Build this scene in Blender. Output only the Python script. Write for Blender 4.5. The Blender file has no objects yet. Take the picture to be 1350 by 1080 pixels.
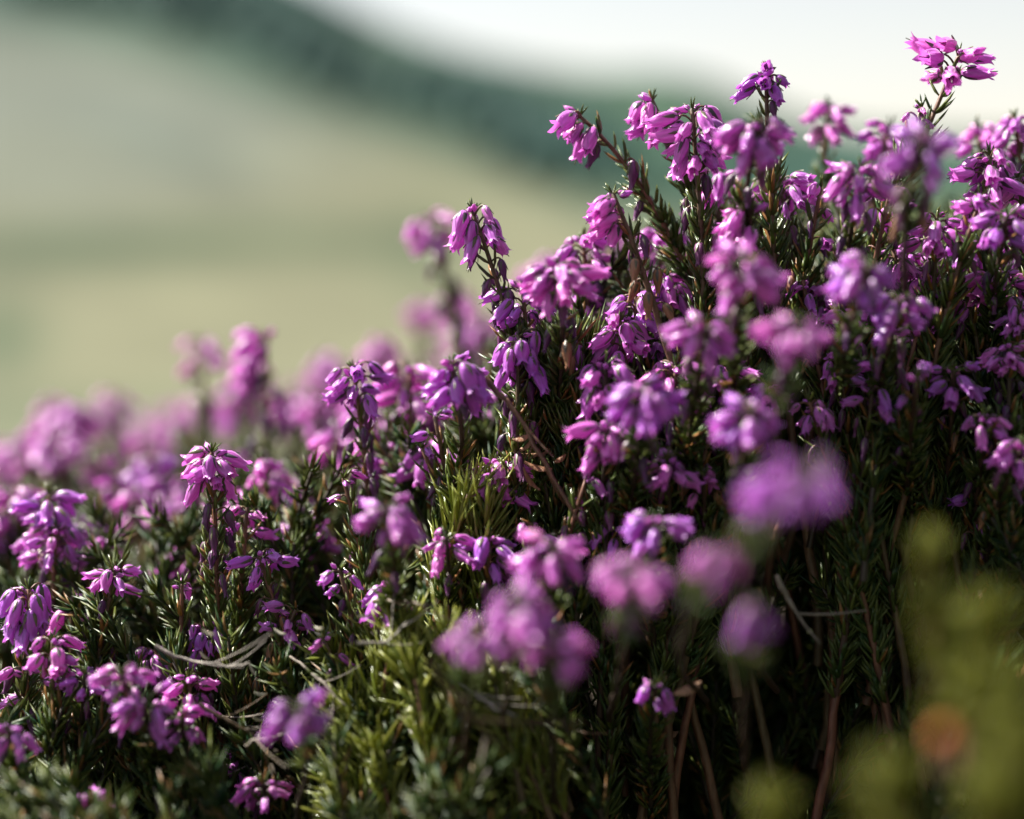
import bpy, math, random
import numpy as np
from mathutils import Vector, Matrix

# ------------------------------------------------------------------ camera, world, sun, exposure
SC = bpy.context.scene
COL = SC.collection
PITCH = math.radians(5.0)
CAM = np.array((0.0, 0.0, 0.45))
FPX = 2250.0                                   # focal length in photograph pixels (60 mm on 36 mm, 1350 px)
cam_data = bpy.data.cameras.new('camera')
cam_data.lens = 60; cam_data.sensor_width = 36; cam_data.sensor_fit = 'HORIZONTAL'
cam_data.clip_start = 0.01; cam_data.clip_end = 6000
cam_data.dof.use_dof = True
cam_data.dof.focus_distance = 0.36
cam_data.dof.aperture_fstop = 4.3
cam = bpy.data.objects.new('camera', cam_data); COL.objects.link(cam)
cam.location = CAM; cam.rotation_euler = (math.pi/2 - PITCH, 0, 0)
SC.camera = cam

SUN_AZ = math.radians(-66)                     # from +Y (into the picture) towards -X
SUN_EL = math.radians(49)
world = bpy.data.worlds.new('World'); SC.world = world; world.use_nodes = True
wn = world.node_tree; wn.nodes.clear()
sky = wn.nodes.new('ShaderNodeTexSky'); sky.sky_type = 'NISHITA'; sky.sun_disc = False
sky.sun_elevation = SUN_EL; sky.sun_rotation = SUN_AZ
sky.air_density = 1.6; sky.dust_density = 0.6; sky.ozone_density = 1.0; sky.altitude = 200
bg = wn.nodes.new('ShaderNodeBackground'); bg.inputs['Strength'].default_value = 0.05
wo = wn.nodes.new('ShaderNodeOutputWorld')
veil = wn.nodes.new('ShaderNodeHueSaturation'); veil.inputs['Saturation'].default_value = 0.5   # thin pale summer haze
wn.links.new(sky.outputs[0], veil.inputs['Color']); wb = wn.nodes.new('ShaderNodeMix'); wb.data_type = 'RGBA'; wb.blend_type = 'MULTIPLY'; wb.inputs['Factor'].default_value = 1
wb.inputs['B'].default_value = (1.05, 0.99, 1.0, 1); wn.links.new(veil.outputs[0], wb.inputs['A']); wn.links.new(wb.outputs['Result'], bg.inputs['Color']); wn.links.new(bg.outputs[0], wo.inputs['Surface'])

sd = bpy.data.lights.new('sun', 'SUN'); sd.energy = 5.0; sd.angle = math.radians(0.5); sd.color = (1, 0.95, 0.86)
sun = bpy.data.objects.new('sun', sd); COL.objects.link(sun)
sdir = Vector((math.sin(SUN_AZ)*math.cos(SUN_EL), math.cos(SUN_AZ)*math.cos(SUN_EL), math.sin(SUN_EL)))
sun.rotation_euler = (-sdir).to_track_quat('-Z', 'Y').to_euler()

vs = SC.view_settings
vs.view_transform = 'Standard'; vs.look = 'None'; vs.gamma = 1.0; vs.use_curve_mapping = False
vs.exposure = 1.70
SC.render.engine = 'CYCLES'
SC.cycles.use_denoising = True
SC.cycles.max_bounces = 6; SC.cycles.transmission_bounces = 4; SC.cycles.diffuse_bounces = 2
SC.cycles.sample_clamp_indirect = 6.0
try: SC.cycles.denoiser = 'OPENIMAGEDENOISE'
except Exception: pass

random.seed(11)
R = np.random.default_rng(11)
rnd = random.uniform

# ------------------------------------------------------------------ camera rays, canopy table
cp, sp = math.cos(PITCH), math.sin(PITCH)
def at(px, py, d):
    """photograph pixel and depth (m along the view axis) -> world point"""
    xr = (np.asarray(px, float)-675)/FPX; yr = (540-np.asarray(py, float))/FPX
    d = np.asarray(d, float)
    return np.stack([d*xr, d*(cp + yr*sp), CAM[2] + d*(-sp + yr*cp)], -1)

T_PX = np.array([-250, 0, 300, 600, 800, 950, 1200, 1350, 1600.])
T_D  = np.array([0.12, 0.22, 0.29, 0.345, 0.37, 0.50, 0.80, 1.3])
T_PY = np.array([
    [1500, 1500, 1500, 1500, 1500, 1500, 1500, 1450, 1400],
    [1250, 1250, 1300, 1300, 1300, 1350, 1350, 1300, 1250],
    [1120, 1120, 1130, 1140, 1160, 1250, 1250, 1150, 1100],
    [ 930,  930,  920,  860,  700,  640,  560,  500,  480],
    [ 760,  740,  670,  530,  330,  270,  280,  280,  280],
    [ 620,  610,  560,  450,  300,  260,  250,  250,  250],
    [ 590,  585,  545,  465,  380,  350,  330,  330,  330],
    [ 610,  600,  560,  500,  450,  430,  420,  420,  420.]])
def canopy_py(px, d):
    px = np.clip(np.asarray(px, float), T_PX[0], T_PX[-1]); d = np.clip(np.asarray(d, float), T_D[0], T_D[-1])
    i = np.clip(np.searchsorted(T_PX, px)-1, 0, len(T_PX)-2); j = np.clip(np.searchsorted(T_D, d)-1, 0, len(T_D)-2)
    fx = (px-T_PX[i])/(T_PX[i+1]-T_PX[i]); fd = (d-T_D[j])/(T_D[j+1]-T_D[j])
    return (T_PY[j, i]*(1-fx)+T_PY[j, i+1]*fx)*(1-fd) + (T_PY[j+1, i]*(1-fx)+T_PY[j+1, i+1]*fx)*fd

# skyline of the far ridge: photograph px -> py
RID_X = np.array([-3000, -900, -300, 0, 250, 420, 480, 550, 620, 700, 780, 880, 940, 1000, 1060, 1130, 1350, 2000, 4000.])
RID_Y = np.array([  100, -150, -190, -140, -70, 0, 30, 57, 76, 92, 104, 104, 118, 146, 168, 182, 196, 210, 250.])
def ground_z(x, y):
    """height of the one ground sheet at world x, y"""
    x = np.asarray(x, float); y = np.asarray(y, float)
    r = np.hypot(x, y); front = y > 0.02
    az = np.arctan2(x, np.maximum(y, 1e-4)); az = np.where(front, az, np.sign(x)*1.55)
    px = 675 + FPX*np.tan(np.clip(az, -1.2, 1.2))
    d = np.maximum(y, 0.05)
    near = at(px, canopy_py(px, d), np.clip(d, 0.12, 1.3))[..., 2] - 0.15
    near = np.where(d > 1.3, at(px, canopy_py(px, 1.3*np.ones_like(d)), 1.3)[..., 2]-0.15 , near)
    near = np.where(front, near, 0.05)
    near = np.maximum(near, 0.05)
    ridz = CAM[2] + 620*((343 - np.interp(px, RID_X, RID_Y))/FPX)
    lr = np.array([1.3, 4, 12, 40, 130])
    fall = np.interp(np.log(np.maximum(r, 1.3)), np.log(lr), [0, -0.35, -1.8, -6.0, -10.5])
    t = np.clip((r-130)/(620-130), 0, 1); s = t*t*(3-2*t)
    s = 0.35*t + 0.65*s
    far = (-10.3)*(1-s) + ridz*s
    und = (np.sin(x*0.021+1.3)*np.cos(y*0.017) + 0.6*np.sin(x*0.05+y*0.03))*2.2*np.sin(math.pi*t)
    far = far + und
    over = np.clip((r-620)/600, 0, 1)
    far = far - over*60
    z = near + fall
    added_rise = np.minimum(0.75*np.maximum(0, 0.6*x-0.8*y-0.25), 30)      # unseen slope added behind the camera to block skylight
    return added_rise+np.where(r > 130, far, np.where(r > 1.3, z*(1-np.clip((r-60)/70, 0, 1)) + (-10.3)*np.clip((r-60)/70, 0, 1), near))

# ------------------------------------------------------------------ materials
def new_mat(name):
    m = bpy.data.materials.new(name); m.use_nodes = True
    m.node_tree.nodes.clear(); return m, m.node_tree.nodes, m.node_tree.links
def rgba(c): return (c[0], c[1], c[2], 1)
def plant_mat(name, c1, c2, rough=0.45, trans=0.35, tcol=None, rand='island', spec=0.5, noise=(0, 0), streak=None, sheen=0.0, tint=False, coat=0.0, odd=None):
    m, N, L = new_mat(name)
    out = N.new('ShaderNodeOutputMaterial'); bs = N.new('ShaderNodeBsdfPrincipled')
    bs.inputs['Roughness'].default_value = rough; bs.inputs['Specular IOR Level'].default_value = spec
    if sheen: bs.inputs['Sheen Weight'].default_value = sheen; bs.inputs['Sheen Roughness'].default_value = 0.4
    if coat: bs.inputs['Coat Weight'].default_value = coat; bs.inputs['Coat Roughness'].default_value = 0.14
    mx = N.new('ShaderNodeMix'); mx.data_type = 'RGBA'
    mx.inputs['A'].default_value = rgba(c1); mx.inputs['B'].default_value = rgba(c2)
    if rand == 'island':
        g = N.new('ShaderNodeNewGeometry'); src = g.outputs['Random Per Island']
    else:
        g = N.new('ShaderNodeObjectInfo'); src = g.outputs['Random']
    L.new(src, mx.inputs['Factor']); colr = mx.outputs['Result']
    if odd:                                       # now and then a browned needle
        gt = N.new('ShaderNodeMath'); gt.operation = 'GREATER_THAN'; gt.inputs[1].default_value = 0.91; L.new(src, gt.inputs[0])
        mo = N.new('ShaderNodeMix'); mo.data_type = 'RGBA'; L.new(gt.outputs[0], mo.inputs['Factor']); L.new(colr, mo.inputs['A'])
        mo.inputs['B'].default_value = rgba(odd); colr = mo.outputs['Result']
    if tint:
        oi = N.new('ShaderNodeObjectInfo'); mt = N.new('ShaderNodeMix'); mt.data_type = 'RGBA'; mt.blend_type = 'MULTIPLY'
        mt.inputs['Factor'].default_value = 1; L.new(colr, mt.inputs['A']); L.new(oi.outputs['Color'], mt.inputs['B']); colr = mt.outputs['Result']
    if streak:
        tc = N.new('ShaderNodeTexCoord'); mp = N.new('ShaderNodeMapping'); mp.inputs['Scale'].default_value = streak[0]
        nz = N.new('ShaderNodeTexNoise'); nz.inputs['Scale'].default_value = 1; nz.inputs['Detail'].default_value = 3
        L.new(tc.outputs['Object'], mp.inputs['Vector']); L.new(mp.outputs[0], nz.inputs['Vector'])
        mr = N.new('ShaderNodeMapRange'); mr.inputs['From Min'].default_value = .3; mr.inputs['From Max'].default_value = .7
        mr.inputs['To Min'].default_value = streak[1]; mr.inputs['To Max'].default_value = streak[2]
        L.new(nz.outputs['Fac'], mr.inputs['Value'])
        ms = N.new('ShaderNodeMix'); ms.data_type = 'RGBA'; ms.blend_type = 'MULTIPLY'; ms.inputs['Factor'].default_value = 1
        L.new(colr, ms.inputs['A']); L.new(mr.outputs[0], ms.inputs['B']); colr = ms.outputs['Result']
        bp = N.new('ShaderNodeBump'); bp.inputs['Strength'].default_value = 0.8; bp.inputs['Distance'].default_value = 0.0005
        L.new(nz.outputs['Fac'], bp.inputs['Height']); L.new(bp.outputs[0], bs.inputs['Normal'])
    L.new(colr, bs.inputs['Base Color'])
    if trans > 0:
        tr = N.new('ShaderNodeBsdfTranslucent'); ad = N.new('ShaderNodeMixShader'); ad.inputs[0].default_value = trans
        if tcol is None: L.new(colr, tr.inputs['Color'])
        else:
            tm = N.new('ShaderNodeMix'); tm.data_type = 'RGBA'; tm.inputs['Factor'].default_value = 0.6
            L.new(colr, tm.inputs['A']); tm.inputs['B'].default_value = rgba(tcol); L.new(tm.outputs['Result'], tr.inputs['Color'])
        L.new(bs.outputs[0], ad.inputs[1]); L.new(tr.outputs[0], ad.inputs[2]); L.new(ad.outputs[0], out.inputs['Surface'])
    else:
        L.new(bs.outputs[0], out.inputs['Surface'])
    return m

ST = ((1500, 1500, 160), 0.62, 1.2)
M_BELL = plant_mat('bell_petal', (0.78, 0.18, 0.72), (0.56, 0.125, 0.68), 0.40, 0.32, (0.98, 0.22, 0.86), 'object', 0.7, streak=ST, sheen=0.4, coat=0.45, tint=True)
M_CALYX = plant_mat('calyx_sepal', (0.045, 0.035, 0.05), (0.11, 0.10, 0.04), 0.4, 0.15, None, 'object')
M_WITHER = plant_mat('withered_petal', (0.10, 0.03, 0.13), (0.20, 0.055, 0.17), 0.42, 0.25, None, 'object', streak=ST)
M_BROWN = plant_mat('brown_petal', (0.34, 0.15, 0.07), (0.42, 0.24, 0.14), 0.5, 0.3, None, 'object', streak=ST)
M_STEM = plant_mat('stem_bark', (0.15, 0.055, 0.035), (0.085, 0.06, 0.03), 0.5, 0.0, None, 'object', streak=((700, 700, 250), 0.6, 1.3))
M_DARKSTEM = plant_mat('shade_toned_bark', (0.050, 0.024, 0.016), (0.032, 0.022, 0.014), 0.6, 0.0, None, 'object')  # bark colour darkened to stand in for shade inside the bush
M_ORANGE = plant_mat('orange_dry_leaf', (0.62, 0.17, 0.03), (0.62, 0.17, 0.03), 0.5, 0.4, None, 'object')
M_STRAW = plant_mat('straw_flake', (0.42, 0.38, 0.27), (0.5, 0.46, 0.36), 0.4, 0.3, None, 'object')
M_WOOD = plant_mat('grey_bark', (0.24, 0.21, 0.18), (0.17, 0.14, 0.11), 0.7, 0.0, None, 'object', streak=((500, 500, 200), 0.55, 1.3))
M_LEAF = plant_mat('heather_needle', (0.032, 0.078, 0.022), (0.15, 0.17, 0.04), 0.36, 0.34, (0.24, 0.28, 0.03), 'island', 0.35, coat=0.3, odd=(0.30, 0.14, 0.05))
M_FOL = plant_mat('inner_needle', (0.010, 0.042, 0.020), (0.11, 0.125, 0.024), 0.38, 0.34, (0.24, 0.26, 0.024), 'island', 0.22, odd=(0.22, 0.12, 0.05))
M_NEAR = plant_mat('near_shoot_leaf', (0.07, 0.09, 0.008), (0.19, 0.19, 0.015), 0.5, 0.4, (0.30, 0.29, 0.015), 'island', 0.3)
M_SPIKE = plant_mat('spiky_leaf', (0.13, 0.18, 0.03), (0.30, 0.31, 0.07), 0.36, 0.38, (0.46, 0.46, 0.05), 'island', 0.4, coat=0.3)

def ground_mat():
    m, N, L = new_mat('hill_ground')
    out = N.new('ShaderNodeOutputMaterial'); bs = N.new('ShaderNodeBsdfPrincipled'); bs.inputs['Roughness'].default_value = 0.9
    bs.inputs['Specular IOR Level'].default_value = 0.15
    at_ = N.new('ShaderNodeAttribute'); at_.attribute_name = 'cover'
    tc = N.new('ShaderNodeTexCoord'); nz = N.new('ShaderNodeTexNoise'); nz.inputs['Scale'].default_value = 0.045; nz.inputs['Detail'].default_value = 6
    L.new(tc.outputs['Object'], nz.inputs['Vector'])
    mr = N.new('ShaderNodeMapRange'); mr.inputs['From Min'].default_value = .3; mr.inputs['From Max'].default_value = .7
    mr.inputs['To Min'].default_value = .8; mr.inputs['To Max'].default_value = 1.18; L.new(nz.outputs['Fac'], mr.inputs['Value'])
    ms = N.new('ShaderNodeMix'); ms.data_type = 'RGBA'; ms.blend_type = 'MULTIPLY'; ms.inputs['Factor'].default_value = 1
    L.new(at_.outputs['Color'], ms.inputs['A']); L.new(mr.outputs[0], ms.inputs['B']); L.new(ms.outputs['Result'], bs.inputs['Base Color'])
    L.new(bs.outputs[0], out.inputs['Surface']); return m

# ------------------------------------------------------------------ mesh helpers
class MB:
    """collects vertices and faces of one mesh"""
    def __init__(s): s.v = []; s.q = []; s.t = []; s.n = 0
    def add(s, v, q=None, t=None):
        v = np.asarray(v, float).reshape(-1, 3); s.v.append(v)
        if q is not None and len(q): s.q.append(np.asarray(q, int)+s.n)
        if t is not None and len(t): s.t.append(np.asarray(t, int)+s.n)
        s.n += len(v)
    def mesh(s, name, mats, smooth=True):
        me = bpy.data.meshes.new(name)
        V = np.concatenate(s.v) if s.v else np.zeros((0, 3))
        Q = np.concatenate(s.q) if s.q else np.zeros((0, 4), int); T = np.concatenate(s.t) if s.t else np.zeros((0, 3), int)
        me.vertices.add(len(V)); me.vertices.foreach_set('co', V.astype(np.float32).ravel())
        nl = Q.size+T.size; me.loops.add(nl); me.loops.foreach_set('vertex_index', np.concatenate([Q.ravel(), T.ravel()]).astype(np.int32))
        npol = len(Q)+len(T); me.polygons.add(npol)
        me.polygons.foreach_set('loop_start', np.concatenate([np.arange(len(Q))*4, Q.size+np.arange(len(T))*3]).astype(np.int32))
        me.polygons.foreach_set('use_smooth', np.full(npol, smooth))
        me.update(calc_edges=True)
        for m in (mats if isinstance(mats, (list, tuple)) else [mats]): me.materials.append(m)
        return me

def unit(v): return v/np.maximum(np.linalg.norm(v, axis=-1, keepdims=True), 1e-12)
def tube(mb, pts, rad, seg=6):
    pts = np.asarray(pts, float); n = len(pts); rad = np.broadcast_to(np.asarray(rad, float), (n,))
    tan = unit(np.gradient(pts, axis=0))
    ref = np.array((0.31, 0.93, 0.17)); a = unit(np.cross(tan, ref)); b = np.cross(tan, a)
    ph = np.arange(seg)*2*math.pi/seg
    v = pts[:, None]+rad[:, None, None]*(np.cos(ph)[None, :, None]*a[:, None]+np.sin(ph)[None, :, None]*b[:, None])
    i = np.arange(n-1)[:, None]*seg; k = np.arange(seg)[None, :]; k2 = (k+1) % seg
    q = np.stack([i+k, i+k2, i+seg+k2, i+seg+k], -1).reshape(-1, 4)
    tip = np.array([[ (n-1)*seg+x, (n-1)*seg+(x+1) % seg, n*seg] for x in range(seg)])
    mb.add(np.concatenate([v.reshape(-1, 3), pts[-1:]+tan[-1:]*rad[-1]]), q, tip)

def needles(mb, P, D, Lg, W, bend, fine=False):
    """tapered three-sided needles: roots P, directions D, lengths, widths, bend vectors"""
    n = len(P)
    if n == 0: return
    D = unit(D); ref = np.where(np.abs(D[:, 2:3]) > 0.9, np.array([[1., 0, 0]]), np.array([[0., 0, 1.]]))
    U = unit(np.cross(D, ref)); Vv = np.cross(U, D)
    st = np.array([0, .3, .75, 1.]) if fine else np.array([0, .45, 1.])
    rr = np.array([.45, 1., .8]) if fine else np.array([.6, 1.])
    ph = np.array([math.pi/2, math.pi/2+2.3, math.pi/2-2.3])
    rings = []
    for t, r in zip(st[:-1], rr):
        c = P+D*(Lg*t)[:, None]+bend*(t*t)
        for p in ph: rings.append(c+(W*r*0.5)[:, None]*(math.cos(p)*U*1.15+math.sin(p)*0.7*Vv))
    rings.append(P+D*Lg[:, None]+bend)
    V = np.stack(rings, 1); k = V.shape[1]; ns = len(rr)
    q = []
    for s in range(ns-1):
        for j in range(3): q.append([s*3+j, s*3+(j+1) % 3, s*3+3+(j+1) % 3, s*3+3+j])
    t = [[(ns-1)*3+j, (ns-1)*3+(j+1) % 3, k-1] for j in range(3)]
    off = (np.arange(n)*k)[:, None, None]
    mb.add(V.reshape(-1, 3), (np.array(q)[None]+off).reshape(-1, 4), (np.array(t)[None]+off).reshape(-1, 3))

def bez(p0, p1, p2, n):
    t = np.linspace(0, 1, n)[:, None]; return (1-t)**2*p0+2*t*(1-t)*p1+t*t*p2
def along(c, s):
    """points and tangents at arc distances s measured from the END of the curve"""
    seg = np.linalg.norm(np.diff(c, axis=0), axis=1); cum = np.concatenate([[0], np.cumsum(seg)]); tot = cum[-1]
    q = np.clip(tot-np.asarray(s, float), 0, tot)
    p = np.stack([np.interp(q, cum, c[:, i]) for i in range(3)], -1); tg = unit(np.gradient(c, axis=0))
    return p, unit(np.stack([np.interp(q, cum, tg[:, i]) for i in range(3)], -1))
def leafy(mb, c, s0, s1, step, ln, wd, fine=False, per=3, up=(0.35, 0.9), tuft=0.25, curl=0.0):
    """whorls of needles on curve c between arc distances s0..s1 from its end"""
    if s1 <= s0: return
    s = np.arange(s0, s1, step); k = len(s)
    s = np.repeat(s, per)+R.uniform(-.3, .3, k*per)*step
    ph = np.repeat(R.uniform(0, 6.28, k), per)+np.tile(np.arange(per)*2*math.pi/per, k)+R.uniform(-.3, .3, k*per)
    if tuft > 0:
        ex = R.random(k*per) < tuft*2
        s = np.concatenate([s, np.repeat(s[ex], 3)]); ph = np.concatenate([ph, np.repeat(ph[ex], 3)+R.uniform(-.7, .7, ex.sum()*3)])
    p, t = along(c, s); ref = np.array([[0.2, 0.95, 0.1]])
    a = unit(np.cross(t, ref)); b = np.cross(t, a); o = np.cos(ph)[:, None]*a+np.sin(ph)[:, None]*b
    w = R.uniform(up[0], up[1], len(s))[:, None]; D = o*(1-w*0.55)+t*w
    Lg = ln*R.uniform(.65, 1.15, len(s)); W = wd*R.uniform(.8, 1.2, len(s))
    bend = (t*(curl+R.uniform(-.05, .3, len(s)))[:, None]+R.normal(0, .07, (len(s), 3)))*Lg[:, None]
    needles(mb, p+o*0.0004, D, Lg, W, bend, fine)

def link(name, me, parent=None, loc=None, mat4=None, **props):
    o = bpy.data.objects.new(name, me); COL.objects.link(o)
    if parent is not None: o.parent = parent
    if loc is not None: o.location = loc
    if mat4 is not None: o.matrix_basis = mat4
    for k, v in props.items(): o[k] = v
    return o

# ------------------------------------------------------------------ ground sheet out to the ridge
AZ = np.concatenate([np.linspace(-math.pi, -0.5, 40, endpoint=False), np.linspace(-0.5, 0.5, 181), np.linspace(0.5, math.pi, 40)[1:]])
RR = np.concatenate([np.geomspace(0.04, 1.3, 46), np.geomspace(1.3, 130, 40)[1:], np.linspace(130, 620, 90)[1:], np.linspace(620, 2500, 12)[1:]])
gx = RR[:, None]*np.sin(AZ)[None]; gy = RR[:, None]*np.cos(AZ)[None]; gz = ground_z(gx, gy)
gz = gz - np.clip((RR[:, None]-1220)/1280, 0, 1)*40
nr, na = gx.shape
mb = MB(); i, j = np.meshgrid(np.arange(nr-1), np.arange(na-1), indexing='ij')
mb.add(np.stack([gx, gy, gz], -1), np.stack([i*na+j, i*na+j+1, (i+1)*na+j+1, (i+1)*na+j], -1).reshape(-1, 4))
me = mb.mesh('ground', ground_mat())
# land cover: each patch is a stretch of grass, moor or bracken lying at its place on the slope
gpx = 675+FPX*np.tan(np.clip(AZ, -1.2, 1.2))[None]+0*gx
rh = np.hypot(gx, gy); gpy = 343-FPX*(gz-CAM[2])/np.maximum(rh, .01)
soil = np.array((0.045, 0.035, 0.025)); pale = np.array((0.106, 0.120, 0.094)); straw = np.array((0.114, 0.115, 0.069))
green = np.array((0.033, 0.052, 0.026)); moor = np.array((0.005, 0.036, 0.029)); olive = np.array((0.022, 0.050, 0.028)); slate = np.array((0.035, 0.062, 0.058))
C = np.tile(straw, (nr, na, 1))
def patch(px, py, sx, sy, col, a=1.0, ang=0.0):
    global C
    u = gpx-px; v = gpy-py; c, s = math.cos(ang), math.sin(ang)
    w = np.exp(-(((u*c+v*s)/sx)**2+((-u*s+v*c)/sy)**2))*a
    C = C*(1-w[..., None])+np.array(col)*w[..., None]
up = np.clip((290-gpy)/120, 0, 1)*np.clip((620-gpx)/300, 0, 1); C = C*(1-up[..., None])+pale*up[..., None]
patch(60, 330, 260, 26, green, .95); patch(260, 315, 200, 18, green, .8); patch(470, 320, 120, 26, green, .6)
patch(0, 440, 60, 55, green, .9); patch(0, 545, 500, 26, green, .7); patch(60, 250, 220, 40, pale, .7)
patch(230, 205, 130, 26, slate, .35, .4); patch(560, 330, 60, 60, green, .6)
band = 1/(1+np.exp(-((np.interp(gpx, [-400, 0, 150, 300, 420, 520, 650, 760, 850, 1100, 1400], [20, 45, 66, 112, 150, 182, 222, 268, 295, 300, 300])-gpy)/13)))
C = C*(1-band[..., None])+olive*band[..., None]
patch(375, 55, 130, 48, moor, 1, .45); patch(220, 0, 210, 46, moor, .95); patch(60, 10, 110, 18, moor, .8); patch(120, -60, 420, 62, moor, 1)
patch(605, 138, 105, 36, moor, 1, .2); patch(740, 205, 100, 42, moor, .9, .2); patch(470, 95, 40, 24, slate, .8, .4)
patch(300, 30, 80, 30, slate, .5); patch(1130, 215, 160, 30, moor, .7); patch(1000, 260, 150, 60, moor, .5)
nearw = np.clip((30-rh)/25, 0, 1)[..., None]; C = C*(1-nearw)+np.array((0.10, 0.14, 0.05))*nearw
nearw = np.clip((2.2-rh)/.8, 0, 1)[..., None]; C = C*(1-nearw)+soil*nearw
hs = np.clip((0.6*gx-0.8*gy-0.2)/.5, 0, 1)[..., None]; C = C*(1-hs)+np.array((0.030, 0.042, 0.020))*hs      # added unseen slope, coloured dark so it bounces little light
ca = me.color_attributes.new('cover', 'FLOAT_COLOR', 'POINT')
ca.data.foreach_set('color', np.concatenate([C, np.ones((nr, na, 1))], -1).astype(np.float32).ravel())
link('ground', me, kind='structure')

# far woods on the slope: crowns of trees that read as one dark mass
M_WOODS = plant_mat('far_wood_leaves', (0.005, 0.038, 0.030), (0.010, 0.050, 0.038), 0.7, 0.1, None, 'island', 0.2)
def far_wood(spots):
    mb = MB(); seg, rg = 7, 5
    for (px, py, sx, sy, ang, n) in spots:
        for _ in range(n):
            a, b = R.normal(0, .55, 2); c, s = math.cos(ang), math.sin(ang)
            qx, qy = px+a*sx*c-b*sy*s, py+a*sx*s+b*sy*c
            azm = math.atan((qx-675)/FPX); col_ = np.interp(azm, AZ, np.arange(na)); jj = int(col_)
            k = np.where((gpy[:, jj] < qy) & (RR > 140) & (RR < 620))[0]
            if not len(k): continue
            rr_ = RR[k[0]]+R.uniform(-2, 2); x, y = rr_*math.sin(azm), rr_*math.cos(azm); z0 = float(ground_z(x, y)); h = R.uniform(3, 5.5); w = h*R.uniform(.4, .6)
            t = np.array([0.02, .25, .5, .8, 1.]); prof = np.array([.25, .95, 1, .6, .05])*w
            ph = np.arange(seg)*2*math.pi/seg
            rad = prof[:, None]*R.uniform(.75, 1.25, (rg, seg))
            v = np.stack([x+rad*np.cos(ph), y+rad*np.sin(ph), z0+h*(t[:, None]+R.normal(0, .04, (rg, seg)))], -1)
            ii = np.arange(rg-1)[:, None]*seg; kk = np.arange(seg)[None]
            mb.add(v, np.stack([ii+kk, ii+(kk+1) % seg, ii+seg+(kk+1) % seg, ii+seg+kk], -1).reshape(-1, 4))
    return mb.mesh('distant_wood', M_WOODS)
link('distant_wood', far_wood([(385, 65, 75, 26, .5, 260), (605, 132, 80, 22, .2, 300), (230, 12, 170, 22, .1, 300), (750, 205, 70, 30, .2, 260)]),
     label='dark green wood on the blurred far hillside', category='wood', kind='stuff')

# ------------------------------------------------------------------ bell, calyx, withered bell templates (unit: metres, hanging down -Z)
def lathe(mb, ts, rs, L, rad, seg, lobes=0.0, crumple=0.0, curve=0.0, rib=0.05, seed=0, flare=0.0):
    g = np.random.default_rng(seed); ph = np.arange(seg)*2*math.pi/seg
    V = []; n = len(ts)
    nzp = g.uniform(0, 6.28, 6)
    for k, (t, r) in enumerate(zip(ts, rs)):
        e = max(0, (t-.55)/.45)
        lob = np.cos(4*ph)
        rr = rad*r*(1+rib*lob*(0.4+.6*t))*(1+crumple*e*np.cos(2*ph+nzp[0])+crumple*.6*np.sin(3*ph+nzp[1]+t*3)+crumple*.35*np.sin(5*ph+nzp[2]-t*4))
        rr = rr*(1+flare*max(0, t-.85)/.15*(.5+.5*lob))
        z = -L*(t+(lobes*max(0, t-.8)/.2*(lob*.5)))
        V.append(np.stack([rr*np.cos(ph)+curve*L*t*t, rr*np.sin(ph), z+0*ph], -1))
    i = np.arange(n-1)[:, None]*seg; k = np.arange(seg)[None]
    mb.add(np.concatenate(V), np.stack([i+k, i+seg+k, i+seg+(k+1) % seg, i+(k+1) % seg], -1).reshape(-1, 4))
BT = np.array([0, .05, .14, .27, .42, .58, .72, .84, .92, 1.0]); BR = np.array([.15, .5, .78, .96, 1.0, .95, .83, .68, .62, .72])
BELLS, BELLS_FULL = [], []
def calyx_into(mb, L, rad):
    for k in range(4):
        a = k*math.pi/2+.785+rnd(-.2, .2); n = 4
        ts = np.array([0, .18, .38, .58]); rs = np.array([.25, .82, 1.06, 1.14+rnd(0, .25)])*rad; ws = np.array([.5, .66, .46, .03])*rad
        o = np.array((math.cos(a), math.sin(a), 0)); sd_ = np.array((-math.sin(a), math.cos(a), 0))
        c = o[None]*rs[:, None]-np.array((0, 0, L))[None]*ts[:, None]
        e1, e2 = c+sd_*ws[:, None]*.5-o*.05*rad, c-sd_*ws[:, None]*.5-o*.05*rad
        c2 = c+o*.10*rad
        v = np.concatenate([e1, c2, e2]); q = []
        for m in range(3): q += [[m, m+1, n+m+1, n+m], [n+m, n+m+1, 2*n+m+1, 2*n+m]]
        mb.add(v, q)
    st_ = np.array([[0, 0, -.5*L], [.03*rad, 0, -.8*L], [.12*rad, .05*rad, -1.16*L]]); tube(mb, st_, rad*.07, 5)
CALYX = []
for k, (L, rad, cr, cu, fl, lo) in enumerate([(6.6, 1.95, .05, .05, .35, .16), (7.2, 1.75, .08, -.06, .25, .18), (6.0, 2.1, .10, .0, .5, .2),
                                              (6.8, 1.7, .16, .10, .3, .22), (5.4, 1.8, .07, .04, .2, .14), (7.4, 1.95, .12, .06, .6, .24)]):
    L *= .001; rad *= .00091; cr *= 1.7
    mb = MB(); lathe(mb, BT, BR, L, rad, 16, lo, cr, cu, .115, k, fl); b = mb.mesh('bell', M_BELL); BELLS.append(b)
    mc = MB(); calyx_into(mc, L, rad); CALYX.append(mc.mesh('calyx', M_CALYX))
    mb = MB(); lathe(mb, BT, BR, L, rad, 14, lo, cr, cu, .115, k, fl); nb = len(mb.q[0]); calyx_into(mb, L, rad)
    f = mb.mesh('bell_with_calyx', [M_BELL, M_CALYX]); f.polygons.foreach_set('material_index', np.array([0]*nb+[1]*(len(f.polygons)-nb), np.int32)); BELLS_FULL.append(f)
WITHER, BROWN, BUDS = [], [], []
WT = np.array([0, .1, .3, .55, .8, .95, 1.04]); WR = np.array([.2, .75, 1, .9, .55, .35, .45])
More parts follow.
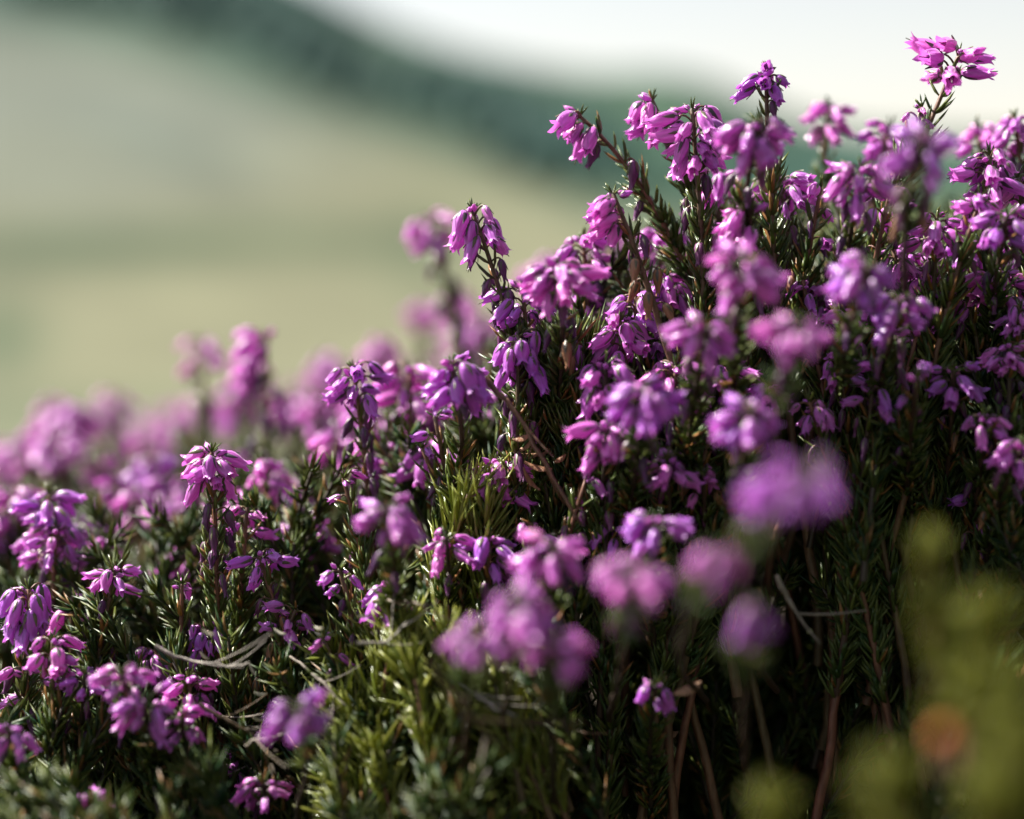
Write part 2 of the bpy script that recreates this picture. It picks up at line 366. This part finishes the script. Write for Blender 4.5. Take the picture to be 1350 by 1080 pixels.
for k, (L, rad, cr, cu) in enumerate([(5.6, 1.15, .22, .1), (6.2, 1.0, .28, -.1), (4.8, 1.1, .2, .05)]):
    for lst, m in ((WITHER, M_WITHER), (BROWN, M_BROWN)):
        mb = MB(); lathe(mb, WT, WR, L*.001, rad*.001, 10, .2, cr, cu, .12, 20+k, .3); n0 = len(mb.q[0]); calyx_into(mb, L*.001, rad*.00105)
        f = mb.mesh('withered_bell', [m, M_CALYX]); f.polygons.foreach_set('material_index', np.array([0]*n0+[1]*(len(f.polygons)-n0), np.int32)); lst.append(f)
for k, (L, rad) in enumerate([(2.6, .75), (3.4, .9)]):
    mb = MB(); lathe(mb, np.array([0, .15, .45, .8, 1.0]), np.array([.3, .9, 1, .55, .08]), L*.001, rad*.001, 8, 0, .05, .05, .1, 40+k); n0 = len(mb.q[0]); calyx_into(mb, L*.001, rad*.00105)
    f = mb.mesh('bud', [M_BELL, M_CALYX]); f.polygons.foreach_set('material_index', np.array([0]*n0+[1]*(len(f.polygons)-n0), np.int32)); BUDS.append(f)

def frame(loc, down, roll, s):
    """matrix whose local -Z is `down`"""
    z = Vector(-np.asarray(down)).normalized(); x = Vector((0.3, 0.8, 0.2)).cross(z).normalized(); y = z.cross(x)
    m = Matrix((x, y, z)).transposed().to_4x4() @ Matrix.Rotation(roll, 4, 'Z') @ Matrix.Diagonal((s, s, s, 1))
    m.translation = Vector(loc); return m

BS = 0.84
FADED = (1.18, 1.6, 1.12, 1); PURPLE = (0.78, 0.72, 1.0, 1); PINK = (1.12, 1.0, 1.0, 1)
def sprig(px, py, d, label, group=None, n=9, s=1.0, lean=0.0, tilt=0.0, wither=6, brown=0, buds=3, droop=(8, 68), tint=None, length=None, gap=0.006,
          red=False, cl=0.0072, leaf=(0.006, 0.05), side=None, bare=0.0, wlen=0.014):
    """one flowering heather stem; (px, py, d) is the middle of its bell cluster"""
    hero = abs(d-.36) < .055
    if d < .345: s *= (d/.36)**.8
    n = n if n < 4 else int(n*1.3+.5)
    if d < .29: cl *= .85
    if px > 800 and d >= .348 and not length: length = .085
    if d < .3: leaf = (0, .008)
    elif d < .345: leaf = (0, .025)
    u = unit(np.array((lean, tilt, 1.0))); T = at(px, py, d)+u*0.35*cl*s
    g = float(ground_z(T[0], T[1])); h = max(0.05, T[2]-g)
    if length: h = min(h, length)
    P1 = T-u*min(h*.55, .05); B = P1+np.array((rnd(-.012, .012)-lean*.02, rnd(-.01, .01), -(P1[2]-g)-0.004 if not length else -(h-.5*min(h*.55, .05))))
    if d < .348:                                  # an arching stem that leans out of the bush towards the lens
        B = at(px-rnd(0, 40), min(py+rnd(180, 260), 1150), .368 if d > .3 else .355); P1 = np.array((T[0]-lean*.015, T[1]+min(.028, (.362-d)*.7), T[2]-.022))
    c = bez(B, P1, T, 22)
    c = c+(R.normal(0, .00035, c.shape).cumsum(0)*np.linspace(1, 0, 22)[:, None])
    root = bpy.data.objects.new('heather_sprig', None); COL.objects.link(root); root.location = B
    root.empty_display_size = .005
    root['label'] = label; root['category'] = 'heather'
    if group: root['group'] = group
    cl_ = c-B
    ms = MB(); tube(ms, cl_, np.linspace(.0011 if d > .345 else .0007, .00042, 22)*(1 if not red else 1.15), 7)
    # open bells
    tint = tint or random.choice([PURPLE, (1, 1, 1, 1), (1, 1, 1, 1), PINK])
    ga = rnd(0, 6.28)
    sp_ = np.linspace(.0008, cl*s, n)+R.uniform(-.0004, .0004, n); p, t = along(cl_, sp_)
    for k in range(n):
        ph = ga+k*2.4+rnd(-.35, .35)
        if side is not None: ph = side[0]+rnd(-side[1], side[1])
        o = np.array((math.cos(ph), math.sin(ph), 0.)); o = unit(o-t[k]*np.dot(o, t[k])*.7)
        dr = math.radians(rnd(*droop))
        ax = unit(o*math.cos(dr)+np.array((0, 0, -1.))*math.sin(dr)+R.normal(0, .08, 3))
        ped = rnd(.0016, .0034)*s
        b = p[k]+o*ped+np.array((0, 0, 1.))*ped*.55
        tube(ms, bez(p[k], p[k]+o*ped*.5+np.array((0, 0, ped*.8)), b, 5), .00022, 4)
        v = random.randrange(len(BELLS)); m = frame(b, ax, rnd(0, 6.28), s*BS*random.choice([rnd(.62, .85), rnd(.88, 1.1), rnd(.88, 1.12)]))
        if hero:
            o1 = link('bell_flower', BELLS[v], root, mat4=m); link('calyx', CALYX[v], o1)
        else: o1 = link('bell_flower', BELLS_FULL[v], root, mat4=m)
        q = rnd(.88, 1.1); o1.color = (tint[0]*q, tint[1]*q*rnd(.85, 1.15), tint[2]*q, 1)
    # buds at the tip
    for k in range(buds):
        ph = rnd(0, 6.28); o = np.array((math.cos(ph), math.sin(ph), .6)); q, _ = along(cl_, [rnd(0, .002)])
        link('bud', BUDS[k % 2], root, mat4=frame(q[0]+o*.0009*s, unit(np.array((o[0], o[1], rnd(-.3, .9)))), rnd(0, 6), s*rnd(.7, 1)))
    # withered bells under the cluster, drooping against the stem
    nw = wither+brown
    if nw:
        sw = cl*s+gap*.4+np.linspace(0, wlen*s, nw); p, t = along(cl_, sw)
        for k in range(nw):
            ph = ga+k*2.2+rnd(-.3, .3); o = np.array((math.cos(ph), math.sin(ph), 0.)); ped = rnd(.0018, .003)*s
            b = p[k]+o*ped+np.array((0, 0, ped*.3)); tube(ms, bez(p[k], p[k]+o*ped*.6+np.array((0, 0, ped*.6)), b, 5), .0002, 4)
            isb = k >= wither
            link('withered_bell', random.choice(BROWN if isb else WITHER), root,
                 mat4=frame(b, unit(o*rnd(.05, .5)+np.array((0, 0, -1.))), rnd(0, 6), s*.9*rnd(.8, 1.1)))
    stm = link('stem', ms.mesh('stem', M_STEM if d > .348 else M_DARKSTEM), root)
    ml = MB(); f = hero
    leafy(ml, cl_, cl*s+leaf[0]*.3, cl*s+wlen*s*.9, .0032, .0038, .0010, f, 3, (.3, .9), .05, curl=.4)
    leafy(ml, cl_, cl*s+wlen*s*.9+bare, cl*s+wlen*s+leaf[1]+bare, .0021, .0044, .00105, f, 3, (.30, .85), .3, curl=.45)
    needles(ml, np.repeat(cl_[-1:], 6, 0), R.normal(0, .5, (6, 3))+np.array((0, 0, 1.)), R.uniform(.002, .0034, 6), np.full(6, .0006), R.normal(0, .0003, (6, 3)), f)
    link('needle_leaves', ml.mesh('needle_leaves', M_LEAF), root, kind='stuff')
    return root

# ------------------------------------------------------------------ the sprigs one can pick out
A = sprig
A(280, 612, .360, 'sharp heather sprig with umbrella of pink bells above dark hanging withered ones', n=9, wither=11, lean=-.03, wlen=.017, droop=(15, 75), tint=PINK, cl=.007)
A(325, 682, .368, 'small sprig of three pink bells close beside the umbrella-shaped sprig', n=4, wither=1, s=.8, lean=.1)
A(38, 795, .358, 'dark purple sprig of long drooping bells at the foot of the pale slope', n=10, wither=3, droop=(50, 85), tint=PURPLE, s=1.1, lean=.05)
A(65, 668, .385, 'soft magenta sprig above the dark purple drooping sprig', n=9, wither=5)
A(628, 292, .360, 'sharp sprig against the blurred meadow with a single bell to one side', n=8, wither=13, lean=-.42, wlen=.026, droop=(40, 80), cl=.007, tint=(1, 1, 1, 1))
A(566, 300, .47, 'out-of-focus pink sprig rising beside the sharp meadow sprig', n=8, wither=7, lean=-.35, s=1.1, tint=PINK, wlen=.02)
A(690, 395, .362, 'shaded blue-purple bells tucked against the sharp meadow sprig', n=8, wither=3, tint=PURPLE, lean=-.1, s=1.0)
A(737, 368, .338, 'soft bright pink sprig with brown tip between the sharp meadow sprig and the crown', n=11, wither=3, brown=2, s=1.1, tint=PINK, lean=-.15)
A(684, 460, .357, 'sharp sprig of long bells hanging straight down over green needles', n=11, wither=6, droop=(60, 88), tint=PURPLE, s=1.05)
A(600, 497, .345, 'lilac bells on a bent stem left of the dark green needle fan', n=9, wither=2, lean=-.3, tint=PURPLE, s=1.05)
A(775, 162, .368, 'pair of pink bells at the end of a stem leaning over the dark wood', n=5, wither=4, lean=-1.25, side=(3.4, .8), droop=(15, 65), tint=PINK, cl=.006, leaf=(.0, .06), s=1.1)
A(866, 145, .368, 'three pink bells on a leaning stem beside the round sharp sprig', n=5, wither=2, lean=-.5, side=(3.3, 1.2), droop=(20, 60), tint=PINK, cl=.006, s=1.05)
A(915, 170, .358, 'round sharp sprig densely packed with bells against the hill ridge', n=16, wither=3, lean=-.12, droop=(5, 75), s=1.05, cl=.011, tint=(1, 1, 1, 1))
A(815, 272, .354, 'pink sprig with orange-brown tip on a bare dark red stem', n=10, wither=2, brown=5, lean=-.42, red=True, bare=.03, side=(3.3, 1.6), s=1.05, tint=PINK)
A(1010, 105, .360, 'small dark sprig poking into the sky above the crown', n=7, wither=2, s=.85, droop=(0, 60), tint=PURPLE, cl=.005)
A(998, 185, .328, 'large soft sprig below the small dark sky sprig', n=13, wither=5, s=1.05, cl=.009)
A(1090, 152, .41, 'blurred flat-topped pink sprig standing against the grey sky', n=8, wither=2, droop=(0, 50), tint=PINK, cl=.006)
A(1258, 86, .362, 'tallest heather sprig, bells spread like a star against the sky', n=7, wither=0, lean=.45, droop=(-25, 50), s=1.1, cl=.006, tint=PINK, leaf=(0, .03))
A(1212, 152, .362, 'little cluster of narrow unopened bells on the stem below the star sprig', n=4, wither=3, s=.62, lean=.3, droop=(40, 80), tint=PINK)
A(1135, 238, .338, 'magenta sprig with white-lit shoulder in the crowded crown', n=9, wither=6)
A(1218, 205, .298, 'big smoky out-of-focus sprig overlapping the crown below the star sprig', n=11, wither=6, s=1.0, tint=PURPLE, cl=.010, brown=2)
A(1305, 222, .358, 'sharp sprig with blue-shaded bells at the edge of the crown', n=12, wither=4, s=1.05)
A(1322, 378, .360, 'sharp sprig of wide-set pink bells lit from the side', n=9, wither=4, droop=(-5, 60), s=1.15, tint=PINK, cl=.007)
A(1235, 303, .356, 'sharp low sprig with ragged pink bell mouths under the crown', n=9, wither=3, s=.95)
A(1240, 410, .360, 'single small pink bell on a reddish stem beneath the ragged sprig', n=2, wither=2, s=.85, tint=PINK)
A(990, 292, .345, 'bright sprig hanging left of a dark leafy stem in the crown', n=10, wither=7, side=(3.2, 1.5), tint=PINK)
A(985, 368, .308, 'large blurred sprig with two white-lit bells in the middle of the crown', n=12, wither=4, s=1.0, cl=.0085, tint=PINK)
A(928, 452, .318, 'soft magenta sprig under the bare red stem', n=10, wither=4, cl=.0085)
A(1050, 448, .287, 'biggest soft pink sprig hanging before the dark stems', n=12, wither=3, s=1.0, cl=.0085, tint=PINK)
A(1145, 372, .312, 'deep magenta blurred sprig with a white glint above a dark one', n=10, wither=3, cl=.0085)
A(1190, 412, .330, 'dark shaded purple sprig beside the deep magenta one', n=8, wither=6, tint=PURPLE)
A(852, 535, .318, 'soft purple sprig above the orange twig litter', n=11, wither=4, cl=.0085, tint=PURPLE)
A(802, 580, .338, 'pink sprig lit on one side beside the dark needle fan', n=9, wither=2, tint=PINK)
A(798, 498, .348, 'upper pink sprig over the lit one by the dark needle fan', n=10, wither=3)
A(652, 626, .360, 'sharp magenta sprig right above the spiky yellow-green tuft', n=9, wither=1, droop=(15, 60), s=1.0)
A(512, 690, .318, 'soft violet and pink sprig left of the spiky yellow-green tuft', n=10, wither=3, lean=-.2)
A(405, 702, .39, 'blurred sprig of small round pink bells behind the umbrella-shaped sprig', n=9, wither=2, s=.95)
A(468, 502, .372, 'lilac sprig over a chain of black withered bells', n=9, wither=16, wlen=.028, tint=PURPLE, lean=-.1)
A(442, 590, .42, 'blurred pink sprig left of the black withered chain', n=10, wither=4, tint=PINK)
A(352, 458, .455, 'tall blurred pink sprig with dark stem above the pale drift', n=9, wither=8, s=1.2, side=(3.3, 1.3), wlen=.02, tint=PINK)
A(265, 462, .52, 'small faded blurred sprig standing alone over the drift', n=5, wither=3, s=1.1)
A(645, 725, .350, 'shaded sprig with one lit bell beneath the spiky yellow-green tuft', n=8, wither=3, s=.95, tint=PURPLE)
A(728, 742, .308, 'rounded glowing pink sprig below the orange twig litter', n=9, wither=2, tint=PINK)
A(836, 768, .268, 'large softly blurred pink sprig in front of the dark hollow', n=12, wither=4, cl=.008, tint=PINK)
A(685, 812, .278, 'wide blurred sprig over the needle-leaf undergrowth', n=11, wither=2, cl=.009)
A(735, 868, .276, 'pale-topped blurred bells just under the wide blurred sprig', n=6, wither=1, cl=.007, tint=PINK)
A(622, 848, .280, 'blurred magenta bells beside the wide blurred sprig', n=5, wither=0, cl=.006)
A(1045, 652, .235, 'long diagonal blur of lilac bells floating over the dark hollow', n=12, wither=0, s=1.15, lean=1.0, tilt=-.2, cl=.019, tint=PURPLE)
A(944, 742, .250, 'blurred bells and olive leaves at the foot of the long diagonal blur', n=6, wither=2, s=.85, lean=.6)
A(992, 822, .245, 'lone blurred violet bells hanging into the dark hollow', n=5, wither=0, s=.85, cl=.010, droop=(60, 88), tint=PURPLE)
A(866, 702, .322, 'small lilac sprig between the glowing pink sprig and the hollow', n=7, wither=2, s=.9, tint=PURPLE)
A(880, 622, .340, 'magenta sprig with two bright bells at the hollow edge', n=7, wither=3, s=.95)
A(818, 690, .352, 'dim violet sprig in shade above the small lilac sprig', n=6, wither=3, s=.9, tint=PURPLE)
A(990, 562, .308, 'dim bluish sprig deep in shade under the biggest soft sprig', n=9, wither=2, tint=PURPLE)
A(864, 915, .335, 'tiny pink sprig alone at the edge of the dark hollow', n=4, wither=0, s=.85, cl=.005, droop=(40, 80))
A(515, 787, .352, 'sharp sprig of few narrow bells over the needle-leaf undergrowth', n=6, wither=2, droop=(40, 75), s=.95)
A(392, 953, .298, 'blurred dark purple sprig in the undergrowth beside pale twigs', n=9, wither=0, tint=PURPLE, cl=.006)
A(1286, 668, .358, 'tiny drooping sprig with one pale bud on the shaded front', n=2, wither=4, s=.8)
A(1210, 515, .332, 'single soft violet bell high on the shaded front', n=2, wither=2, s=.9, tint=PURPLE)
A(270, 832, .364, 'dark purple tassel of bells below the umbrella-shaped sprig', n=8, wither=4, s=.8, droop=(60, 88), tint=PURPLE)
A(385, 815, .360, 'dried pinkish sprig with nodding pale bells among grey twigs', n=5, wither=0, brown=5, s=.8, lean=.5)
A(240, 782, .364, 'tiny pair of buds on a side twig of the tassel', n=1, wither=2, s=.7)
A(838, 405, .364, 'sharp sprig crowded between the bare red stem and the lit crown', n=10, wither=8, s=.95)
A(770, 330, .378, 'lilac and pink sprig left of the bare red stem', n=9, wither=4, lean=-.1)
A(770, 470, .362, 'row of dark narrow bells hanging over the needle fan', n=3, wither=10, s=.9, tint=PURPLE)
ANCHORS = [(280, 612, .36, 'umbrella-shaped sprig'), (38, 795, .358, 'dark purple drooping sprig'), (628, 292, .36, 'sharp sprig against the meadow'),
    (566, 300, .47, 'out-of-focus sprig rising against the meadow'), (684, 460, .357, 'straight-hanging bell sprig'), (775, 162, .368, 'leaning pair of pink bells'),
    (915, 170, .358, 'round sharp sprig on the ridge line'), (815, 272, .354, 'brown-tipped sprig on the red stem'), (1010, 105, .36, 'small dark sky sprig'),
    (1090, 152, .41, 'flat-topped sky sprig'), (1258, 86, .362, 'star-shaped tallest sprig'), (1218, 205, .298, 'big smoky sprig'), (1322, 378, .36, 'wide-set side-lit sprig'),
    (985, 368, .308, 'blurred sprig with two white-lit bells'), (1050, 448, .287, 'biggest soft pink sprig'), (652, 626, .36, 'sharp sprig over the yellow-green tuft'),
    (512, 690, .318, 'soft violet and pink sprig'), (468, 502, .372, 'lilac sprig with the black withered chain'), (352, 458, .455, 'tall blurred sprig with dark stem'),
    (265, 462, .52, 'small faded lone sprig'), (270, 832, .364, 'dark purple tassel'), (392, 953, .298, 'blurred dark purple undergrowth sprig'), (65, 668, .385, 'soft magenta slope sprig')]
def beside(px, py, d, what):
    """label by the nearest sprig one can find"""
    a = min(ANCHORS, key=lambda q: math.hypot(px-q[0], py-q[1]))
    dz = (a[1]-py)*.36/FPX; far_ = d-a[2]; r = math.hypot(px-a[0], py-a[1])
    w = 'close ' if r < 70 else ''
    if far_ > .02: w += 'behind and ' if abs(dz) > .006 else 'behind'
    elif far_ < -.02: w += 'in front of and ' if abs(dz) > .006 else 'in front of'
    elif abs(dz) <= .006: w += 'beside'
    if abs(dz) > .006: w += 'above' if dz > 0 else 'below'
    return '%s %s the %s' % (what, w, a[3])
G_LOW = 'small sprigs low in the undergrowth'
for q in [(70, 858, .350), (35, 900, .358), (160, 905, .330), (190, 945, .330), (238, 962, .338), (250, 910, .352), (10, 975, .330), (347, 1046, .340), (125, 1068, .330), (205, 870, .37), (95, 800, .375), (310, 1010, .36)]:
    A(*q, beside(*q, 'small magenta sprig'), G_LOW, n=random.choice([3, 5, 7]), wither=random.choice([0, 2]), s=rnd(.82, 1.0), cl=.007)
G_CROWN = 'crowded sprigs of the crown'
for q in [(950, 245, .38), (1170, 180, .40), (1345, 250, .362), (1290, 180, .40), (1340, 170, .385), (1030, 250, .37), (1280, 330, .375),
          (870, 320, .39), (880, 380, .37), (1095, 400, .37), (960, 320, .40), (890, 500, .352), (1345, 300, .37), (1200, 350, .37), (1330, 300, .34), (820,440,.36),(860,455,.37),(760,400,.38)]:
    A(*q, beside(*q, 'crowded magenta sprig'), G_CROWN, n=random.choice([7, 9, 11]), wither=random.choice([3, 5, 8]), brown=random.choice([0, 0, 3]), s=rnd(.85, 1.05), lean=rnd(-.25, .25))
def out(px, py, d):
    while d > .322 and float(canopy_py(px, d)) < py-5: d -= .003        # stand clear of the foliage face
    return px, py, d
for q in [(1100, 330, .362), (1275, 395, .365), (1205, 455, .362), (1330, 470, .36), (1260, 500, .365), (1110, 480, .36), (1150, 520, .36), (1300, 560, .365), (1060, 380, .368), (1345, 420, .37), (1180, 340, .36),
          (1225, 365, .368), (1070, 540, .362), (1345, 600, .362), (1130, 420, .355), (960, 490, .36), (940, 560, .36), (1010, 520, .365), (1290, 270, .35), (1080, 260, .365), (1170, 265, .355)]:
    q = out(*q)
    A(*q, beside(*q, 'small ragged sprig'), 'small sprigs on the shaded front', n=random.choice([2, 4, 6, 7]), wither=random.choice([2, 4]), brown=random.choice([0, 2, 3]), s=rnd(.72, .95), lean=rnd(-.4, .4), cl=.006)
for q in [(455, 640, .365), (560, 600, .366), (590, 720, .345), (450, 760, .36), (345, 740, .37), (575, 560, .37), (150, 760, .37), (110, 900, .35), (430, 850, .355), (930, 640, .36), (770, 640, .358), (700, 700, .352)]:
    q = out(*q)
    A(*q, beside(*q, 'tiny few-belled sprig'), 'tiny sprigs of the slope', n=random.choice([2, 3, 5]), wither=random.choice([2, 5]), brown=random.choice([0, 3]), s=rnd(.7, .92), lean=rnd(-.4, .4), cl=.006)
G_DRIFT = 'blurred pink drift behind the sharp sprigs'
L_DRIFT = 'out-of-focus pink sprig in the drift behind the sharp sprigs'
for q in [(95, 548, .55), (140, 612, .50), (70, 540, .60), (60, 575, .56), (150, 530, .62), (15, 602, .52), (10, 665, .42), (320, 520, .52), (270, 535, .62), (380, 640, .43), (330, 490, .50),
          (540, 505, .40), (560, 545, .41), (500, 460, .55), (430, 480, .6), (200, 590, .55), (230, 650, .45), (240, 735, .40), (560, 410, .65), (600, 400, .60), (640, 430, .55), (480, 540, .45)]:
    A(*q, beside(*q, 'blurred pink sprig'), G_DRIFT, n=random.choice([8, 10, 12]), wither=4, s=rnd(.95, 1.2), tint=random.choice([FADED, PINK]))
for k in range(85):
    px = rnd(-120, 1480); d = rnd(.46, 1.15); py = float(canopy_py(px, d))-rnd(-10, 22)
    if px > 760: py += rnd(10, 60)
    if px > 760 and random.random() < .5: continue
    A(px, py, d, (L_DRIFT if px < 760 else 'out-of-focus pink sprig showing in the gaps behind the crown'), G_DRIFT, n=random.choice([8, 10]), wither=3, s=rnd(1.0, 1.25), tint=random.choice([FADED, PINK]), length=.09)
G_SLOPE = 'half-blurred sprigs on the slope'
for k in range(24):
    px = rnd(-40, 760); d = rnd(.375, .46); py = float(canopy_py(px, d))-rnd(-60, 15)
    A(px, py, d, beside(px, py, d, 'half-blurred slope sprig'), G_SLOPE, n=random.choice([4, 6, 8]), wither=random.choice([2, 6]), s=rnd(.85, 1.05), lean=rnd(-.2, .2), length=.10)

# ------------------------------------------------------------------ spiky yellow-green shoots
def shoot(px, py, d, label, group=None, ln=.0085, length=.035, lean=0, tilt=0, wd=.001, step=.0019, mat=None):
    T = at(px, py, d); u = unit(np.array((lean, tilt, 1.))); B = T-u*length*.7; B[2] -= length*.3
    c = bez(B, T-u*length*.5, T, 14); root = bpy.data.objects.new('spiky_shoot', None); COL.objects.link(root); root.location = B; root.empty_display_size = .005
    root['label'] = label; root['category'] = 'shoot'
    if group: root['group'] = group
    ms = MB(); tube(ms, c-B, np.linspace(.0009, .0004, 14), 6); link('stem', ms.mesh('stem', M_STEM), root)
    ml = MB(); leafy(ml, c-B, .0005, length*.8, step, ln, wd, True, 3, (.55, 1.2), .25)
    needles(ml, np.repeat(c[-1:]-B, 7, 0), R.normal(0, .45, (7, 3))+np.array((lean, tilt, 1.)), R.uniform(.5, 1, 7)*ln, np.full(7, wd*.9), R.normal(0, .0004, (7, 3)), True)
    link('needle_leaves', ml.mesh('needle_leaves', mat or M_SPIKE), root, kind='stuff')
    return root
for k in range(9):
    shoot(618+rnd(-40, 40), 665+rnd(-25, 60), rnd(.352, .366), 'yellow-green spiky shoot of the bright tuft under the sharp magenta sprig', 'bright spiky tuft', .010, .03, rnd(-.8, .5))
for k in range(75):
    px = rnd(430, 680); py = rnd(830, 1090)
    if abs(px-560)/150+max(0, 880-py)/60 > 1.2: px = rnd(480, 620)
    shoot(px, py, .342+.018*rnd(-.4, 1), 'yellow-green spiky shoot in the sunlit undergrowth patch', 'sunlit spiky undergrowth', .0085, .026, rnd(-.9, .3), rnd(-.5, .3), .0009, .0027)
for k in range(12):
    shoot(730+rnd(-40, 40), 490+rnd(-30, 60), rnd(.36, .375), 'dark green long-needled shoot of the fan below the hanging sprig', 'dark needle fan', .011, .04, rnd(-.5, .3), 0, .0011, mat=M_LEAF)
for k, (px, py, d) in enumerate([(1228, 735, .235), (1250, 830, .23), (1305, 815, .22), (1275, 905, .22), (1335, 905, .20), (1345, 985, .19), (1320, 950, .2),
                                 (1180, 1035, .20), (1150, 1058, .205), (1018, 1066, .225), (1310, 1050, .19)]):
    shoot(px, py, d, 'heavily blurred olive-green shoot in the near clump before the hollow', 'near blurred green clump', .005, .020, rnd(-.3, .3), 0, .0011, mat=M_NEAR)

# ------------------------------------------------------------------ dry twigs, fallen leaves
def twig(px0, py0, d0, px1, py1, d1, label, sag=.006, rad=.0007, mat=None, group=None):
    a, b = at(px0, py0, d0), at(px1, py1, d1); c = bez(a, (a+b)/2+np.array((0, 0, -sag)), b, 16); c = c+R.normal(0, .0003, c.shape).cumsum(0)*.6
    mb = MB(); tube(mb, c-a, np.linspace(rad, rad*.5, 16)*R.uniform(.8, 1.2, 16), 7)
    for f in (5, 9, 12):
        e = c[f]-a; dd = unit(c[f]-c[f-1])+R.normal(0, .6, 3); tube(mb, bez(e, e+dd*.004, e+dd*.009+np.array((0, 0, .002)), 5), np.linspace(rad*.5, rad*.25, 5), 5)
    o = link('dry_twig', mb.mesh('dry_twig', mat or M_WOOD), loc=a); o['label'] = label; o['category'] = 'twig'
    if group: o['group'] = group
    return o
twig(205, 850, .345, 330, 872, .34, 'pale grey curved twig sweeping beneath the tassel', .005, .00035)
twig(470, 850, .335, 545, 822, .338, 'pale grey twig leading up to the few-belled sharp sprig', .004, .0004)
twig(270, 935, .358, 345, 970, .358, 'thin bare twig lying beside the blurred dark purple sprig', .001, .0005)
twig(410, 1010, .36, 445, 985, .36, 'short pale broken twig beside the sunlit spiky undergrowth', .001, .0006)
twig(640, 500, .352, 770, 690, .345, 'thin dark red twig slanting through the orange litter', -.004, .0006, M_STEM)
twig(560, 870, .30, 660, 985, .31, 'brown blurred twig slanting across the sunlit undergrowth', .0, .0006, M_STEM)
twig(1025, 760, .34, 1055, 820, .34, 'short beige twig hanging in the dark hollow', .001, .0006)
twig(1010, 640, .375, 1060, 720, .38, 'thin straw twig deep in the dark hollow', .001, .0004)
twig(20, 760, .42, 180, 740, .44, 'pale blurred grass stalk on the slope by the drooping sprig', -.004, .0007)
def dry_leaf(px, py, d, label, ln=.006, wd=.0028, mat=None, group=None):
    p = at(px, py, d); mb = MB(); n = 7; t = np.linspace(0, 1, n); w = wd*np.sin(np.pi*np.clip(t*.92+.06, 0, 1))*.5; a = rnd(-.9, .9)
    dr = np.array((math.cos(a), rnd(-.4, .4), math.sin(a))); sd_ = unit(np.cross(dr, np.array((.2, -.5, .8)))); nn = np.cross(dr, sd_)
    c = dr*ln*(t[:, None]-.5)+nn*(np.sin(t*2.4)*ln*.18)[:, None]
    v = np.concatenate([c+sd_*w[:, None]+nn*.0004, c, c-sd_*w[:, None]+nn*.0004]); v2 = v-nn*.00012
    q = []
    for m in range(n-1): q += [[m, m+1, n+m+1, n+m], [n+m, n+m+1, 2*n+m+1, 2*n+m]]
    mb.add(v, q); mb.add(v2, [list(reversed(x)) for x in q])
    o = link('dry_leaf', mb.mesh('dry_leaf', mat or M_BROWN), loc=p); o['label'] = label; o['category'] = 'leaf'
    if group: o['group'] = group
for k in range(16):
    dry_leaf(715+rnd(-45, 45), 600+rnd(-30, 60), rnd(.352, .368), 'orange-brown dry flake in the litter below the dark needle fan', rnd(.003, .006), rnd(.0012, .002), group='orange litter')
dry_leaf(1243, 965, .20, 'blurred orange dry leaf in front of the near green clump', .0028, .0020, mat=M_ORANGE)
dry_leaf(905, 905, .335, 'beige dry flake beside the tiny pink sprig', .006, .0022)
dry_leaf(885, 965, .36, 'crumpled pale flake sparkling below the tiny pink sprig', .003, .002)
dry_leaf(1135, 465, .36, 'straw-coloured dry flake high on the shaded front', .0045, .001)
dry_leaf(1175, 510, .355, 'pale green-white dry flake below the straw-coloured one', .006, .0016)

for k in range(26):
    x = rnd(180, 720); y = rnd(800, 1070)
    dry_leaf(x, y, rnd(.335, .352), 'pale dry flake caught in the needle-leaf undergrowth', rnd(.0015, .0032), rnd(.0005, .0009), mat=M_STRAW, group='pale flakes in the undergrowth')
for k in range(14):
    x = rnd(230, 700); y = rnd(790, 1060); a = rnd(-1.2, 1.2); l = rnd(40, 110); d0 = rnd(.335, .36)
    twig(x, y, d0, x+l*math.cos(a), y-l*math.sin(a), d0+rnd(-.012, .012), 'thin bare twig tangled in the needle-leaf undergrowth', rnd(-.002, .003), rnd(.0003, .0005), random.choice([M_WOOD, M_STEM]), 'thin tangled twigs')

# ------------------------------------------------------------------ needle-leaved undergrowth of the whole bush
mb = MB(); mst = MB()
def fill(n, px, d, drop, length=(.028, .05), fine=False, ln=.0049):
    for _ in range(n):
        x, dd = rnd(*px), rnd(*d); top = at(x, float(canopy_py(x, dd)), dd)
        dz = drop[0]+(drop[1]-drop[0])*random.random()**1.2; hollow = x > 820 and dz > .03 and dd < .45
        top[2] -= dz
        if hollow: top[1] += rnd(.0, .035)           # the bush overhangs a hollow here
        L_ = rnd(*length); u = unit(np.array((rnd(-1.1, 1.1), rnd(-.9, .5), 1.)) if hollow else np.array((rnd(-1.0, .9), rnd(-.9, .6), 1.)))
        B = top-u*L_*.7; B[2] -= L_*.3; c = bez(B, top-u*L_*.5, top, 9)
        tube(mst, c, np.linspace(.0008, .0004, 9), 4)
        leafy(mb, c, 0, L_*.9, .0026, ln, .00105, fine, 3, (.3, .95), .22, curl=.3)
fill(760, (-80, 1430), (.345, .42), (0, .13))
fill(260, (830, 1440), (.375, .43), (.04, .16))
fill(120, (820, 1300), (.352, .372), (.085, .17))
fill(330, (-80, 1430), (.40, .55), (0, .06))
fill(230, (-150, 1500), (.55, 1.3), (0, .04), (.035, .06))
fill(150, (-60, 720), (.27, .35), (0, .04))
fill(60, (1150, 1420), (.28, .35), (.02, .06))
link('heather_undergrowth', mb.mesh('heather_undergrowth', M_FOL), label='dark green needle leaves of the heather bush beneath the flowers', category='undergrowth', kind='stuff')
link('undergrowth_stems', mst.mesh('undergrowth_stems', M_DARKSTEM), label='thin brown stems inside the heather bush', category='stems', kind='stuff')
